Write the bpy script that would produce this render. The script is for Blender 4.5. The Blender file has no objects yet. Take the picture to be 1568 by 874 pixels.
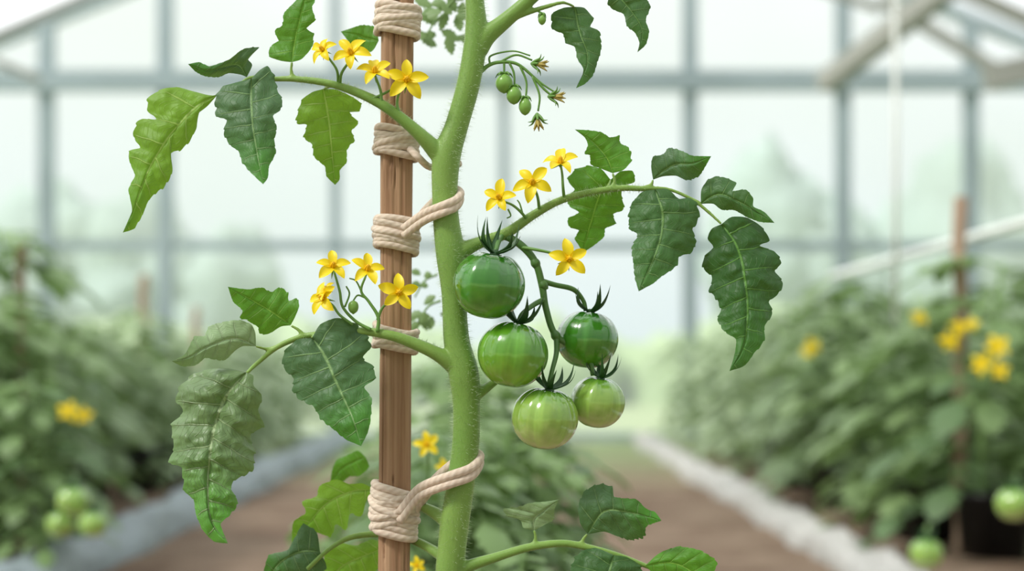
import bpy, math, random
import numpy as np
from mathutils import Vector, Matrix, noise
random.seed(7)
D=1.3; S=0.9/1568.0; CAMZ=0.6; HZ=560.0; FPX=D/S
def P(px,py,y=0.0):
    k=(D+y)/D
    return Vector(((px-784)*S*k, y, CAMZ+(HZ-py)*S*k))
scene=bpy.context.scene
scene.view_settings.view_transform='Standard'
scene.view_settings.exposure=0.06
# ------------------------------------------------------------------ utils
def link(o,parent=None):
    scene.collection.objects.link(o)
    if parent: o.parent=parent
    return o
def empty(name):
    e=bpy.data.objects.new(name,None); e.empty_display_size=0.05
    return link(e)
class MB:
    def __init__(s): s.v=[];s.f=[];s.uv=[];s.m=[]
    def add(s,vs,fs,uvs=None,mi=0):
        b=len(s.v); s.v.extend([tuple(v) for v in vs])
        s.uv.extend(uvs if uvs is not None else [(0,0)]*len(vs))
        for f in fs: s.f.append(tuple(b+i for i in f)); s.m.append(mi)
    def obj(s,name,mats,parent=None,smooth=True):
        me=bpy.data.meshes.new(name); me.from_pydata(s.v,[],s.f)
        for m in mats: me.materials.append(m)
        me.polygons.foreach_set('material_index',s.m)
        if smooth: me.polygons.foreach_set('use_smooth',[True]*len(s.f))
        uvl=me.uv_layers.new(name='UVMap')
        li=np.zeros(len(me.loops),dtype=np.int32); me.loops.foreach_get('vertex_index',li)
        arr=np.array(s.uv,dtype=np.float32)[li]; uvl.data.foreach_set('uv',arr.ravel())
        me.update()
        return link(bpy.data.objects.new(name,me),parent)
def catmull(pts,sub=8,sh=0.0):
    pts=[np.array(p,dtype=float) for p in pts]
    if len(pts)<3:
        return [pts[0]+(pts[1]-pts[0])*i/sub for i in range(sub+1)]
    P0=[2*pts[0]-pts[1]]+pts+[2*pts[-1]-pts[-2]]; out=[]
    for i in range(1,len(P0)-2):
        a,b,c,d=P0[i-1:i+3]
        for j in range(sub):
            t=j/sub
            q=0.5*((2*b)+(c-a)*t+(2*a-5*b+4*c-d)*t*t+(3*b-a-3*c+d)*t**3)
            out.append(q*(1-sh)+(b+(c-b)*t)*sh)
    out.append(pts[-1]); return out
def resamp(pts,params,sub=8,sh=0.0):
    c=np.array(catmull(pts,sub,sh)); d=np.r_[0,np.cumsum(np.linalg.norm(np.diff(c,axis=0),axis=1))]; d/=d[-1]
    return np.stack([np.interp(params,d,c[:,k]) for k in range(c.shape[1])],1)
def tube(mb,pts,radii,seg=12,sub=6,mi=0,raw=False):
    if raw: arr=[np.array([*p,r]) for p,r in zip(pts,radii)]
    else: arr=catmull([[*p,r] for p,r in zip(pts,radii)],sub)
    pr=[Vector(a[:3]) for a in arr]; rr=[max(a[3],1e-5) for a in arr]
    n=len(pr); vs=[];uv=[];fs=[]
    t=(pr[1]-pr[0]).normalized(); ref=Vector((0,1,0)) if abs(t.y)<0.9 else Vector((1,0,0))
    nrm=t.cross(ref).normalized(); L=0
    for i in range(n):
        if i>0: L+=(pr[i]-pr[i-1]).length
        t2=(pr[min(i+1,n-1)]-pr[max(i-1,0)])
        if t2.length>1e-9: t=t2.normalized()
        nrm=(nrm-t*nrm.dot(t)).normalized(); bn=t.cross(nrm)
        for k in range(seg):
            a=2*math.pi*k/seg
            vs.append(pr[i]+(nrm*math.cos(a)+bn*math.sin(a))*rr[i]); uv.append((L*100,k/seg))
    for i in range(n-1):
        for k in range(seg):
            fs.append((i*seg+k,i*seg+(k+1)%seg,(i+1)*seg+(k+1)%seg,(i+1)*seg+k))
    fs.append(tuple(range(seg))[::-1]); fs.append(tuple((n-1)*seg+k for k in range(seg)))
    mb.add(vs,fs,uv,mi)
def ptube(mb,pp,y=0.0,seg=12,mi=0,sub=6):
    pts=[P(p[0],p[1],p[3] if len(p)>3 else y) for p in pp]
    tube(mb,pts,[p[2]*S for p in pp],seg,sub,mi)
# ------------------------------------------------------------------ node helpers
class NT:
    def __init__(s,name):
        s.mat=bpy.data.materials.new(name); s.mat.use_nodes=True; s.t=s.mat.node_tree
        s.t.nodes.clear(); s.out=s.n('ShaderNodeOutputMaterial')
    def n(s,typ,**kw):
        nd=s.t.nodes.new(typ)
        for k,v in kw.items(): setattr(nd,k,v)
        return nd
    def set(s,sock,v):
        if isinstance(v,bpy.types.NodeSocket): s.t.links.new(v,sock)
        elif isinstance(v,(tuple,list)) and len(v)==3 and sock.type=='RGBA': sock.default_value=(*v,1)
        else: sock.default_value=v
    def m(s,op,a,b=0.0,c=None,clamp=False):
        nd=s.n('ShaderNodeMath',operation=op,use_clamp=clamp); s.set(nd.inputs[0],a); s.set(nd.inputs[1],b)
        if c is not None: s.set(nd.inputs[2],c)
        return nd.outputs[0]
    def mr(s,v,a,b,c=0.0,d=1.0,smooth=True):
        nd=s.n('ShaderNodeMapRange'); nd.interpolation_type='SMOOTHSTEP' if smooth else 'LINEAR'
        for i,x in enumerate((v,a,b,c,d)): s.set(nd.inputs[i],x)
        return nd.outputs[0]
    def mix(s,f,a,b):
        nd=s.n('ShaderNodeMix',data_type='RGBA'); s.set(nd.inputs[0],f); s.set(nd.inputs[6],a); s.set(nd.inputs[7],b)
        return nd.outputs[2]
    def noise(s,vec=None,scale=5,detail=3,rough=0.5,dist=0):
        nd=s.n('ShaderNodeTexNoise'); 
        if vec is not None: s.t.links.new(vec,nd.inputs['Vector'])
        nd.inputs['Scale'].default_value=scale; nd.inputs['Detail'].default_value=detail
        nd.inputs['Roughness'].default_value=rough; nd.inputs['Distortion'].default_value=dist
        return nd.outputs[0]
    def coord(s,k='Object'): return s.n('ShaderNodeTexCoord').outputs[k]
    def mapping(s,v,sc):
        nd=s.n('ShaderNodeMapping'); s.t.links.new(v,nd.inputs[0]); nd.inputs['Scale'].default_value=sc; return nd.outputs[0]
    def bump(s,h,strength=0.5,dist=0.001):
        nd=s.n('ShaderNodeBump'); s.set(nd.inputs['Height'],h); nd.inputs['Strength'].default_value=strength; nd.inputs['Distance'].default_value=dist
        return nd.outputs[0]
    def pbr(s,col,rough=0.5,normal=None,spec=0.5,coat=0,transl=0,tcol=None,sss=0,sheen=0):
        b=s.n('ShaderNodeBsdfPrincipled'); s.set(b.inputs['Base Color'],col); s.set(b.inputs['Roughness'],rough)
        b.inputs['Specular IOR Level'].default_value=spec; b.inputs['Coat Weight'].default_value=coat; b.inputs['Coat Roughness'].default_value=0.06
        if sheen: b.inputs['Sheen Weight'].default_value=sheen; b.inputs['Sheen Roughness'].default_value=.4
        if sss: b.inputs['Subsurface Weight'].default_value=sss; b.inputs['Subsurface Scale'].default_value=0.01
        if normal is not None: s.t.links.new(normal,b.inputs['Normal'])
        o=b.outputs[0]
        if transl:
            tr=s.n('ShaderNodeBsdfTranslucent'); s.set(tr.inputs[0],tcol if tcol is not None else col)
            if normal is not None: s.t.links.new(normal,tr.inputs['Normal'])
            mx=s.n('ShaderNodeMixShader'); mx.inputs[0].default_value=transl
            s.t.links.new(o,mx.inputs[1]); s.t.links.new(tr.outputs[0],mx.inputs[2]); o=mx.outputs[0]
        s.t.links.new(o,s.out.inputs[0]); return s.mat
def simple(name,col,rough=0.5,var=0.15,scale=20,bump=0,bd=0.001,**kw):
    t=NT(name); n=t.noise(t.coord(),scale,3)
    c=t.mix(n,tuple(x*(1-var) for x in col),tuple(min(1,x*(1+var)) for x in col))
    return t.pbr(c,rough,t.bump(n,bump,bd) if bump else None,**kw)
PH=0.38
def leafmat(name,c0,c1,vein,nv=7,rough=0.50,transl=0.14,spec=0.36,bs=0.65):
    t=NT(name); uv=t.coord('UV'); sp=t.n('ShaderNodeSeparateXYZ'); t.t.links.new(uv,sp.inputs[0])
    u=sp.outputs[0]; v=sp.outputs[1]
    av=t.m('ABSOLUTE',t.m('MULTIPLY_ADD',v,2.0,-1.0))
    wob=t.m('MULTIPLY',t.m('SUBTRACT',t.noise(t.mapping(uv,(9,3,1)),1.0,1),0.5),0.22)
    un=t.m('ADD',t.m('MULTIPLY',u,float(nv)),wob)
    un=t.m('ADD',un,t.m('MULTIPLY',t.m('GREATER_THAN',v,0.5),PH))
    fr=t.m('ABSOLUTE',t.m('SUBTRACT',t.m('FRACT',t.m('ADD',un,0.5)),0.5))
    wv=t.m('MULTIPLY_ADD',av,-0.040,0.062)
    ve=t.mr(fr,0.0,wv,1.0,0.0)
    wide=t.mr(fr,0.0,0.22,1.0,0.0)
    fade=t.mr(av,0.78,1.0,1.0,0.0)
    ve=t.m('MULTIPLY',ve,fade)
    mid=t.mr(av,0.015,0.050,1.0,0.0)
    tn=t.noise(t.mapping(uv,(nv*2.0,7,1)),1.0,1)
    tq=t.m('ABSOLUTE',t.m('SUBTRACT',t.m('FRACT',t.m('ADD',t.m('MULTIPLY',av,7.0),t.m('MULTIPLY_ADD',fr,-2.6,t.m('MULTIPLY',tn,1.6)))),0.5))
    net=t.m('MULTIPLY',t.mr(tq,0.0,0.09,1.0,0.0),fade)
    main=t.m('MAXIMUM',ve,mid)
    ob=t.coord('Object'); nz=t.noise(ob,50,3); fine=t.noise(ob,420,2)
    vo=t.n('ShaderNodeTexVoronoi',feature='SMOOTH_F1'); t.t.links.new(ob,vo.inputs['Vector']); vo.inputs['Scale'].default_value=190
    blis=t.m('SUBTRACT',1.0,vo.outputs['Distance'])
    base=t.mix(t.mr(u,0.35,0.95),c0,c1)  # base-to-tip ramp; on grey leaves the pale glossy highlight is painted in here
    base=t.mix(t.mr(nz,0.35,0.7,0.0,0.35),base,tuple(x*0.6 for x in c0))
    base=t.mix(t.m('MULTIPLY',t.m('MULTIPLY',wide,fade),0.30),base,tuple(x*0.5 for x in c0))
    col=t.mix(t.m('MULTIPLY',main,0.85),base,vein)
    col=t.mix(t.m('MULTIPLY',net,0.20),col,vein)
    h=t.m('SUBTRACT',t.m('ADD',t.m('MULTIPLY',blis,0.7),t.m('MULTIPLY_ADD',nz,0.5,t.m('MULTIPLY',fine,0.3))),t.m('ADD',t.m('MULTIPLY',main,1.3),t.m('MULTIPLY',net,0.5)))
    return t.pbr(col,rough,t.bump(h,bs,0.0010),spec=spec,transl=transl,tcol=t.mix(0.5,col,(0.34,0.60,0.04)),sheen=.10)
# ------------------------------------------------------------------ materials
M={}
M['dark']=leafmat('leaf_dark_green',(0.043,0.125,0.030),(0.04,0.15,0.016),(0.18,0.33,0.10))
M['vdark']=leafmat('leaf_deep_green',(0.020,0.088,0.014),(0.035,0.155,0.009),(0.12,0.29,0.05),nv=8)
M['grey']=leafmat('leaf_grey_green',(0.150,0.24,0.095),(0.08,0.33,0.012),(0.33,0.44,0.21),nv=9,bs=.9,spec=.45,rough=.42)
M['greyd']=leafmat('leaf_blue_green',(0.062,0.145,0.055),(0.055,0.24,0.014),(0.22,0.37,0.14),nv=7)
M['pale']=leafmat('leaf_pale_green',(0.26,0.38,0.19),(0.20,0.32,0.13),(0.42,0.54,0.31),nv=7)
M['light']=leafmat('leaf_light_green',(0.19,0.37,0.030),(0.13,0.32,0.018),(0.43,0.61,0.15),transl=0.35)
M['mid']=leafmat('leaf_mid_green',(0.082,0.26,0.016),(0.07,0.25,0.013),(0.25,0.48,0.07),transl=0.26)
t=NT('stem_green'); n1=t.noise(t.mapping(t.coord(),(70,70,10)),1.0,4); n2=t.noise(t.coord(),9,2); n3=t.noise(t.coord(),700,2)
c=t.mix(n1,(0.125,0.25,0.028),(0.245,0.40,0.075)); c=t.mix(t.mr(n2,0.4,0.7,0,0.5),c,(0.10,0.25,0.022)); c=t.mix(t.m('MULTIPLY',n3,0.28),c,(0.32,0.44,0.16))
stem_m=t.pbr(c,0.45,t.bump(t.m('ADD',n1,t.m('MULTIPLY',n3,0.5)),0.4,0.001),spec=0.4,sss=0.05,sheen=.2)
thin_m=simple('pedicel_green',(0.13,0.28,0.05),0.45,0.25,60)
truss_m=simple('truss_green',(0.075,0.18,0.035),0.42,0.25,60)
sepal_m=simple('sepal_dark_green',(0.020,0.078,0.014),0.45,0.3,80)
hair_m=simple('stem_hair',(0.66,0.77,0.52),0.6,0.05,20,transl=0.4)
petal_m=simple('petal_yellow',(0.95,0.72,0.006),0.45,0.06,90,transl=0.25,tcol=(0.98,0.80,0.01))
anth_m=simple('anther_orange',(0.90,0.50,0.006),0.5,0.15,150)
dry_m=simple('dried_petal',(0.42,0.33,0.08),0.7,0.3,200)
M_bud=simple('young_fruit_green',(0.20,0.39,0.07),0.3,0.2,90)
t=NT('stake_wood'); co=t.coord(); g=t.noise(t.mapping(co,(220,220,5.0)),1.0,5,0.6,0.3); g2=t.noise(t.mapping(co,(50,50,2.2)),1.0,3,0.5,1.2)
c=t.mix(t.mr(g,0.25,0.75),(0.29,0.16,0.09),(0.50,0.32,0.195)); c=t.mix(t.mr(g2,0.40,0.68,0,0.6),c,(0.28,0.15,0.085))
cr=t.noise(t.mapping(co,(75,75,1.7)),1.0,2,0.5,0.2); crk=t.mr(cr,0.62,0.645)
c=t.mix(t.m('MULTIPLY',crk,0.8),c,(0.08,0.04,0.02))
wood_m=t.pbr(c,0.75,t.bump(t.m('SUBTRACT',t.m('ADD',g,g2),t.m('MULTIPLY',crk,1.8)),0.6,0.0014),spec=0.2)
t=NT('cotton_rope'); uv=t.coord('UV'); sp=t.n('ShaderNodeSeparateXYZ'); t.t.links.new(uv,sp.inputs[0])
ph=t.m('MULTIPLY_ADD',sp.outputs[0],1.6*2*math.pi,t.m('MULTIPLY',sp.outputs[1],2*math.pi*3))
w=t.m('MULTIPLY_ADD',t.m('SINE',ph),0.5,0.5); nz=t.noise(t.coord(),900,3); fb=t.noise(t.mapping(uv,(2,30,1)),1.0,3)
c=t.mix(w,(0.64,0.51,0.405),(0.76,0.63,0.52)); c=t.mix(t.m('MULTIPLY',nz,0.3),c,(0.62,0.5,0.4))
rope_m=t.pbr(c,0.9,t.bump(t.m('ADD',t.m('MULTIPLY',w,0.6),t.m('ADD',t.m('MULTIPLY',nz,0.6),fb)),0.5,0.0007),spec=0.1,sss=0.05,sheen=.2)
def tommat(name,top,mid,bot,streak=0.25):
    t=NT(name); uv=t.coord('UV'); sp=t.n('ShaderNodeSeparateXYZ'); t.t.links.new(uv,sp.inputs[0])
    v=sp.outputs[1]
    nz=t.noise(t.coord(),2.0,3); vv=t.m('ADD',v,t.m('MULTIPLY_ADD',nz,0.35,-0.17))
    c=t.mix(t.mr(vv,0.08,0.45),top,mid); c=t.mix(t.mr(vv,0.45,0.82),c,bot)
    st=t.mr(t.noise(t.mapping(uv,(20,1.2,1)),1.0,2),0.42,0.68)
    st=t.m('MULTIPLY',st,t.mr(v,0.08,0.35,0,streak))
    c=t.mix(st,c,tuple(min(1,x*2.0+0.04) for x in mid))
    return t.pbr(c,0.20,None,spec=0.55,coat=1.0,sss=0.06)
tomA=tommat('tomato_skin_green',(0.013,0.095,0.004),(0.036,0.185,0.006),(0.11,0.32,0.016),.32)
tomB=tommat('tomato_skin_lime',(0.028,0.155,0.005),(0.10,0.29,0.011),(0.23,0.43,0.03),.36)
tomC=tommat('tomato_skin_pale',(0.065,0.21,0.012),(0.24,0.40,0.06),(0.52,0.62,0.22),.3)
# ------------------------------------------------------------------ hero plant
plant=empty('tomato_plant')
def smooth1(a,k):
    out=a.copy()
    for _ in range(k): out[1:-1]=0.25*out[:-2]+0.5*out[1:-1]+0.25*out[2:]
    return out
def outline(pts,us,NU):
    q=resamp(pts,us**0.74,sh=.30)
    s=smooth1(q,int((NU*0.045)**2)); w=np.minimum(1,np.minimum(us*6,(1-us)*5))[:,None]
    return q+(q-s)*0.15*w
def leaf(name,mid,L,R,y0=0.0,y1=0.0,mat='dark',nv=7,amp=1.6,fold=4,wav=1.8,NU=160,NH=20):
    us=np.linspace(0,1,NU); m=resamp(mid,us); l=outline(L,us,NU); r=outline(R,us,NU)
    vs=[];uv=[];fs=[]; W=2*NH+1; mm=0.001; seed=mid[0][0]*0.37
    for i,u in enumerate(us):
        hl=np.linalg.norm(l[i]-m[i]); hr=np.linalg.norm(r[i]-m[i])
        for j in range(W):
            v=(j-NH)/NH; a=abs(v); e=l[i] if v<0 else r[i]
            saw=((u*nv*2.2+(.3 if v<0 else 0))%1.0)
            jit=1+(0.05*noise.noise(Vector((u*26,(1 if v<0 else 5),seed)))+0.05*(saw-.5)*min(1,u*6)*min(1,(1-u)*6))*a**4
            p=m[i]+(e-m[i])*a*jit
            hw=(hl if v<0 else hr)/40.0
            ph=nv*u+(PH if v>0 else 0)
            q=abs(math.sin(math.pi*ph))**0.8*(0.65+0.9*abs(noise.noise(Vector((math.floor(ph)*3.1,2 if v<0 else 7,seed)))))
            h=0.95*amp*mm*min(hw,1.3)*q*math.sin(math.pi*min(1,a**0.75))
            h-=1.0*amp*mm*math.exp(-(a/0.10)**2)*min(1,hw*2)
            h-=fold*mm*a**1.6*min(hw,1.6)
            h+=wav*mm*a*a*math.sin(u*9+seed+(1.7 if v<0 else 0))*min(hw*1.5,1)*2
            h+=2.0*amp*mm*noise.noise(Vector((p[0]*0.03,p[1]*0.03,seed)))*min(1,hw)
            h+=0.8*amp*mm*noise.noise(Vector((p[0]*0.09,p[1]*0.09,seed+3)))*min(1,hw)
            vs.append(P(p[0],p[1],y0+(y1-y0)*u-h)); uv.append((u,v*0.5+0.5))
    for i in range(NU-1):
        for j in range(W-1):
            a=i*W+j; fs.append((a,a+1,a+W+1,a+W))
    mb=MB(); mb.add(vs,fs,uv); return mb.obj(name,[M[mat]],plant)
leaf('leaf_1',[(333,145),(300,165),(262,205),(230,255),(208,310),(188,356)],
 [(333,145),(322,146),(298,140),(268,133),(240,140),(227,152),(226,168),(238,182),(218,182),(206,195),(205,212),(214,225),(197,232),(199,250),(206,268),(197,290),(202,320),(198,345),(188,356)],
 [(333,145),(318,162),(303,175),(301,195),(290,217),(276,230),(262,235),(264,262),(252,285),(236,298),(226,310),(218,330),(205,350),(188,356)],-0.01,-0.02,'light',8,fold=6)
leaf('leaf_2',[(385,120),(385,150),(387,190),(395,240),(403,282)],
 [(385,120),(362,126),(340,133),(329,150),(332,178),(346,183),(343,205),(352,222),(365,232),(372,250),(388,268),(403,282)],
 [(385,120),(398,107),(410,102),(420,115),(424,135),(433,152),(430,168),(418,178),(424,195),(420,215),(422,235),(412,255),(410,272),(403,282)],-0.015,-0.045,'greyd',7,fold=7)
leaf('leaf_3',[(378,118),(365,100),(345,102),(318,108),(288,98)],
 [(378,118),(386,100),(380,88),(397,72),(372,75),(352,90),(335,97),(320,101),(305,95),(288,98)],
 [(378,118),(368,114),(350,112),(335,118),(315,117),(300,110),(288,98)],0.0,-0.02,'greyd',6)
leaf('leaf_4',[(447,95),(452,60),(460,25),(470,-20)],
 [(447,95),(430,93),(411,85),(415,70),(426,62),(421,47),(432,38),(436,18),(452,2),(470,-20)],
 [(447,95),(462,90),(478,72),(480,52),(470,43),(483,30),(478,12),(484,-5),(470,-20)],0.0,0.01,'mid',6)
leaf('leaf_5',[(495,136),(503,180),(508,230),(513,283)],
 [(495,136),(478,141),(462,153),(456,172),(454,188),(469,192),(465,210),(478,222),(481,240),(497,255),(500,270),(513,283)],
 [(495,136),(515,137),(535,146),(553,158),(550,170),(536,172),(549,188),(539,200),(543,215),(532,228),(531,248),(521,260),(520,275),(513,283)],0.015,0.03,'light',7)
leaf('leaf_6',[(445,498),(420,480),(390,462),(349,439)],
 [(445,498),(430,500),(412,511),(398,511),(393,500),(378,490),(367,488),(371,475),(357,462),(349,439)],
 [(445,498),(452,485),(458,468),(454,457),(443,460),(440,447),(428,440),(415,447),(400,440),(380,443),(349,439)],0.0,-0.01,'mid',6)
leaf('leaf_7',[(392,530),(360,518),(320,530),(290,546),(263,553)],
 [(392,530),(372,530),(360,537),(345,551),(330,551),(315,548),(300,559),(280,561),(263,553)],
 [(392,530),(391,510),(385,497),(368,490),(345,492),(320,500),(313,514),(298,515),(290,530),(282,543),(263,553)],-0.005,-0.03,'pale',7,fold=5)
leaf('leaf_8',[(478,517),(497,545),(517,590),(540,640),(553,683)],
 [(478,517),(455,520),(435,540),(434,562),(449,580),(447,598),(460,612),(480,623),(490,640),(510,657),(530,673),(553,683)],
 [(478,517),(490,497),(512,487),(537,492),(557,510),(568,530),(556,548),(571,560),(574,580),(559,592),(569,612),(568,640),(563,662),(553,683)],-0.015,-0.045,'greyd',7,fold=7)
leaf('leaf_9',[(377,570),(345,608),(327,660),(320,710),(318,760),(325,800),(349,832)],
 [(377,570),(350,564),(325,565),(298,572),(275,590),(268,612),(279,632),(262,650),(264,685),(260,708),(276,715),(280,735),(283,752),(296,765),(300,785),(310,810),(328,829),(349,832)],
 [(377,570),(388,575),(388,590),(401,605),(397,630),(403,652),(384,668),(390,695),(386,722),(366,732),(354,746),(364,770),(350,790),(338,803),(349,832)],-0.01,-0.05,'grey',9,amp=3.4,fold=8)
leaf('leaf_10',[(938,265),(928,240),(905,215),(880,198)],
 [(938,265),(920,258),(905,252),(903,238),(895,235),(900,222),(895,210),(880,198)],
 [(938,265),(955,260),(967,245),(963,226),(950,219),(948,208),(935,210),(920,202),(900,199),(880,198)],0.0,0.0,'mid',6)
leaf('leaf_11',[(935,275),(918,300),(905,340),(892,387)],
 [(935,275),(920,258),(900,254),(880,260),(869,275),(879,290),(870,300),(871,315),(886,325),(869,335),(873,348),(886,352),(880,365),(887,377),(892,387)],
 [(935,275),(950,262),(968,262),(972,278),(955,285),(952,300),(956,320),(939,328),(943,342),(927,350),(925,362),(908,377),(892,387)],0.02,0.04,'mid',7)
leaf('leaf_12',[(1003,290),(1015,330),(1007,380),(978,446)],
 [(1003,290),(985,293),(969,308),(962,330),(964,350),(976,360),(967,380),(970,405),(972,425),(978,446)],
 [(1003,290),(1022,289),(1040,304),(1058,303),(1071,320),(1068,340),(1061,352),(1066,370),(1058,387),(1042,392),(1035,408),(1015,422),(1000,434),(978,446)],-0.015,-0.05,'dark',7,fold=7)
leaf('leaf_13',[(1000,275),(1030,253),(1060,250),(1089,239)],
 [(1000,275),(997,255),(1000,240),(1015,236),(1025,226),(1045,231),(1060,238),(1089,239)],
 [(1000,275),(1015,270),(1035,269),(1052,276),(1070,270),(1080,255),(1089,239)],0.0,-0.02,'greyd',6)
leaf('leaf_14',[(1073,312),(1100,297),(1130,308),(1160,325),(1186,341)],
 [(1073,312),(1074,290),(1085,274),(1105,270),(1127,280),(1122,292),(1142,290),(1153,303),(1154,316),(1170,324),(1186,341)],
 [(1073,312),(1092,312),(1105,321),(1125,322),(1145,333),(1165,340),(1186,341)],-0.005,-0.03,'dark',6)
leaf('leaf_15',[(1105,343),(1130,380),(1141,430),(1145,480),(1138,530),(1117,568)],
 [(1105,343),(1090,350),(1084,365),(1092,378),(1077,395),(1077,412),(1091,425),(1086,445),(1098,460),(1103,475),(1099,490),(1112,510),(1127,520),(1124,545),(1117,568)],
 [(1105,343),(1120,332),(1147,334),(1168,350),(1177,368),(1164,376),(1186,385),(1196,402),(1187,416),(1199,432),(1191,450),(1178,462),(1183,480),(1171,500),(1171,520),(1155,541),(1140,560),(1117,568)],-0.01,-0.05,'vdark',8,fold=8,amp=2.0)
leaf('leaf_16',[(880,10),(888,50),(900,90),(882,135)],
 [(880,10),(862,12),(844,22),(847,45),(863,52),(865,65),(880,72),(884,90),(893,105),(890,120),(882,135)],
 [(880,10),(895,12),(909,28),(904,40),(918,48),(921,70),(915,95),(908,115),(896,128),(882,135)],0.01,-0.01,'dark',7)
leaf('leaf_17',[(938,-15),(965,15),(983,45),(976,80)],
 [(938,-15),(930,5),(940,15),(955,22),(960,40),(972,50),(979,65),(976,80)],
 [(938,-15),(965,-14),(987,-5),(996,10),(989,30),(994,48),(989,68),(976,80)],0.01,0.0,'dark',6)
leaf('leaf_18',[(818,812),(818,795),(833,782),(856,765)],
 [(818,812),(802,808),(796,796),(776,790),(771,779),(795,776),(812,770),(835,768),(856,765)],
 [(818,812),(835,803),(848,795),(849,780),(856,765)],0.0,-0.01,'pale',5)
leaf('leaf_19',[(900,818),(925,783),(965,785),(1013,797)],
 [(900,818),(888,800),(886,772),(895,753),(915,741),(937,745),(940,760),(960,763),(975,765),(990,779),(1003,784),(1013,797)],
 [(900,818),(925,814),(945,821),(965,827),(987,822),(990,806),(1013,797)],-0.005,-0.03,'greyd',7)
leaf('leaf_20',[(940,850),(935,870),(925,910),(930,960)],
 [(940,850),(912,839),(887,846),(874,870),(880,900),(905,930),(930,960)],
 [(940,850),(960,853),(982,868),(985,900),(965,930),(930,960)],-0.01,-0.03,'dark',7)
leaf('leaf_21',[(988,866),(1030,862),(1065,880),(1100,915)],
 [(988,866),(1008,848),(1035,837),(1060,839),(1082,848),(1098,862),(1090,885),(1100,915)],
 [(988,866),(1005,882),(1030,893),(1060,905),(1100,915)],-0.01,-0.03,'mid',7)
leaf('leaf_22',[(575,750),(540,752),(495,775),(447,838)],
 [(575,750),(555,740),(535,741),(515,734),(490,743),(484,760),(463,768),(468,785),(449,800),(447,838)],
 [(575,750),(562,765),(553,790),(536,788),(530,812),(515,803),(505,822),(480,815),(447,838)],0.06,0.10,'light',7)
leaf('leaf_23',[(490,845),(460,845),(430,860),(400,900)],
 [(490,845),(485,815),(465,803),(450,825),(440,842),(412,850),(405,870),(400,900)],
 [(490,845),(500,870),(470,885),(450,905),(420,905),(400,900)],0.05,0.07,'greyd',6)
leaf('leaf_24',[(600,835),(560,850),(520,870),(490,910)],
 [(600,835),(570,826),(545,835),(520,832),(498,850),(490,880),(490,910)],
 [(600,835),(605,860),(580,870),(560,890),(520,910),(490,910)],0.08,0.1,'light',6)
leaf('leaf_25',[(580,62),(560,58),(545,52),(522,48)],
 [(580,62),(575,42),(555,38),(540,42),(522,48)],
 [(580,62),(570,78),(550,80),(535,65),(522,48)],0.05,0.06,'mid',5)
leaf('leaf_26',[(560,700),(545,705),(520,720),(505,745)],
 [(560,700),(548,690),(530,698),(515,705),(508,722),(505,745)],
 [(560,700),(565,715),(550,728),(535,730),(520,742),(505,745)],0.16,0.18,'mid',5)
# stems -> one voxel-merged mesh
mb=MB()
ptube(mb,[(726,-160,12),(726,-60,13),(727,0,14.5),(729,55,17.5),(718,125,18),(700,190,18),(684,240,21.5),(681,300,19.5),(684,345,20.5),(690,390,22.5),(695,450,19),(699,520,20),(710,572,23.5),(714,620,21),(713,680,21),(704,750,21.5),(697,795,22.5),(692,840,22),(688,900,22),(688,1100,22),(692,1400,24),(694,1600,30,0)],seg=24)
ptube(mb,[(732,75,16),(745,55,15),(768,36,12.5),(795,13,11),(830,-18,10),(880,-60,8),(930,-100,6)],seg=16)
ptube(mb,[(682,255,12),(668,232,14,-.002),(640,203,10.5,-.008),(600,170,8.5,-.01),(560,147,7.5,-.008),(510,129,6,-.004),(455,121,5,0),(410,121,4,0),(383,119,3.2,-.004),(360,133,2.6,-.006),(333,145,2.4,-.01)],seg=14)
ptube(mb,[(712,580,13),(694,558,14.5,-.002),(668,541,11,-.006),(635,526,9.5,-.008),(600,514,8,-.01),(555,507,6.5,-.008),(510,510,5.5,-.004),(465,515,5,0),(425,531,4.5,0),(395,555,4,0),(378,571,3,-.01)],seg=14)
ptube(mb,[(692,402,12),(708,384,13),(735,371,9.5),(775,357,8.5),(815,330,7),(855,308,6),(900,295,5.5),(950,288,5),(990,289,4.2),(1020,289,3),(1050,300,3,-.003),(1075,316,3,-.005),(1105,343,2.5,-.01)],seg=14)
ptube(mb,[(694,885,12),(715,868,10),(760,853,7.5),(810,838,6.5),(860,832,6),(900,838,5.5),(950,852,5),(988,866,4),(1030,882,3)],seg=14)
ptube(mb,[(695,812,12),(676,792,11,.006),(650,777,8,.02),(620,765,5,.05),(575,750,3,.06)],seg=12)
ptube(mb,[(712,618,12),(732,603,9),(750,590,7,.006),(765,580,5,.01)],seg=12)
ptube(mb,[(690,860,10,.0),(640,830,7,.03),(590,818,6,.06),(540,822,5,.06),(505,840,4,.05),(470,872,4,.05)],seg=12)
for a in ([(452,121,4),(446,110,3),(447,94,2.2)],[(465,514,4),(457,505,3),(445,498,2.2)],[(430,529,4),(410,534,3),(391,530,2.2,-.005)],[(482,513,3.5,-.002),(478,517,2.5,-.015)],
   [(934,290,4),(941,278,3),(938,264,2.2)],[(985,288,4),(997,283,3),(1000,274,2.2)],[(1055,303,3,-.003),(1068,308,2.5,-.004),(1074,311,2,-.005)],
   [(815,836,4),(820,825,3),(818,811,2.2)],[(890,836,4),(893,826,3),(900,817,2.2)],[(520,130,4),(505,132,3,.01),(495,137,2.2,.015)],[(925,293,3.5),(932,284,3,.01),(935,275,2.2,.02)],
   [(770,36,5),(800,22,4.5),(840,9,3.5),(862,4,3),(880,10,2.2,.01)],[(880,-60,5),(910,-40,4),(938,-15,2.5,.01)]):
    ptube(mb,a,seg=10)
so=mb.obj('main_stem',[stem_m],plant)
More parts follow.
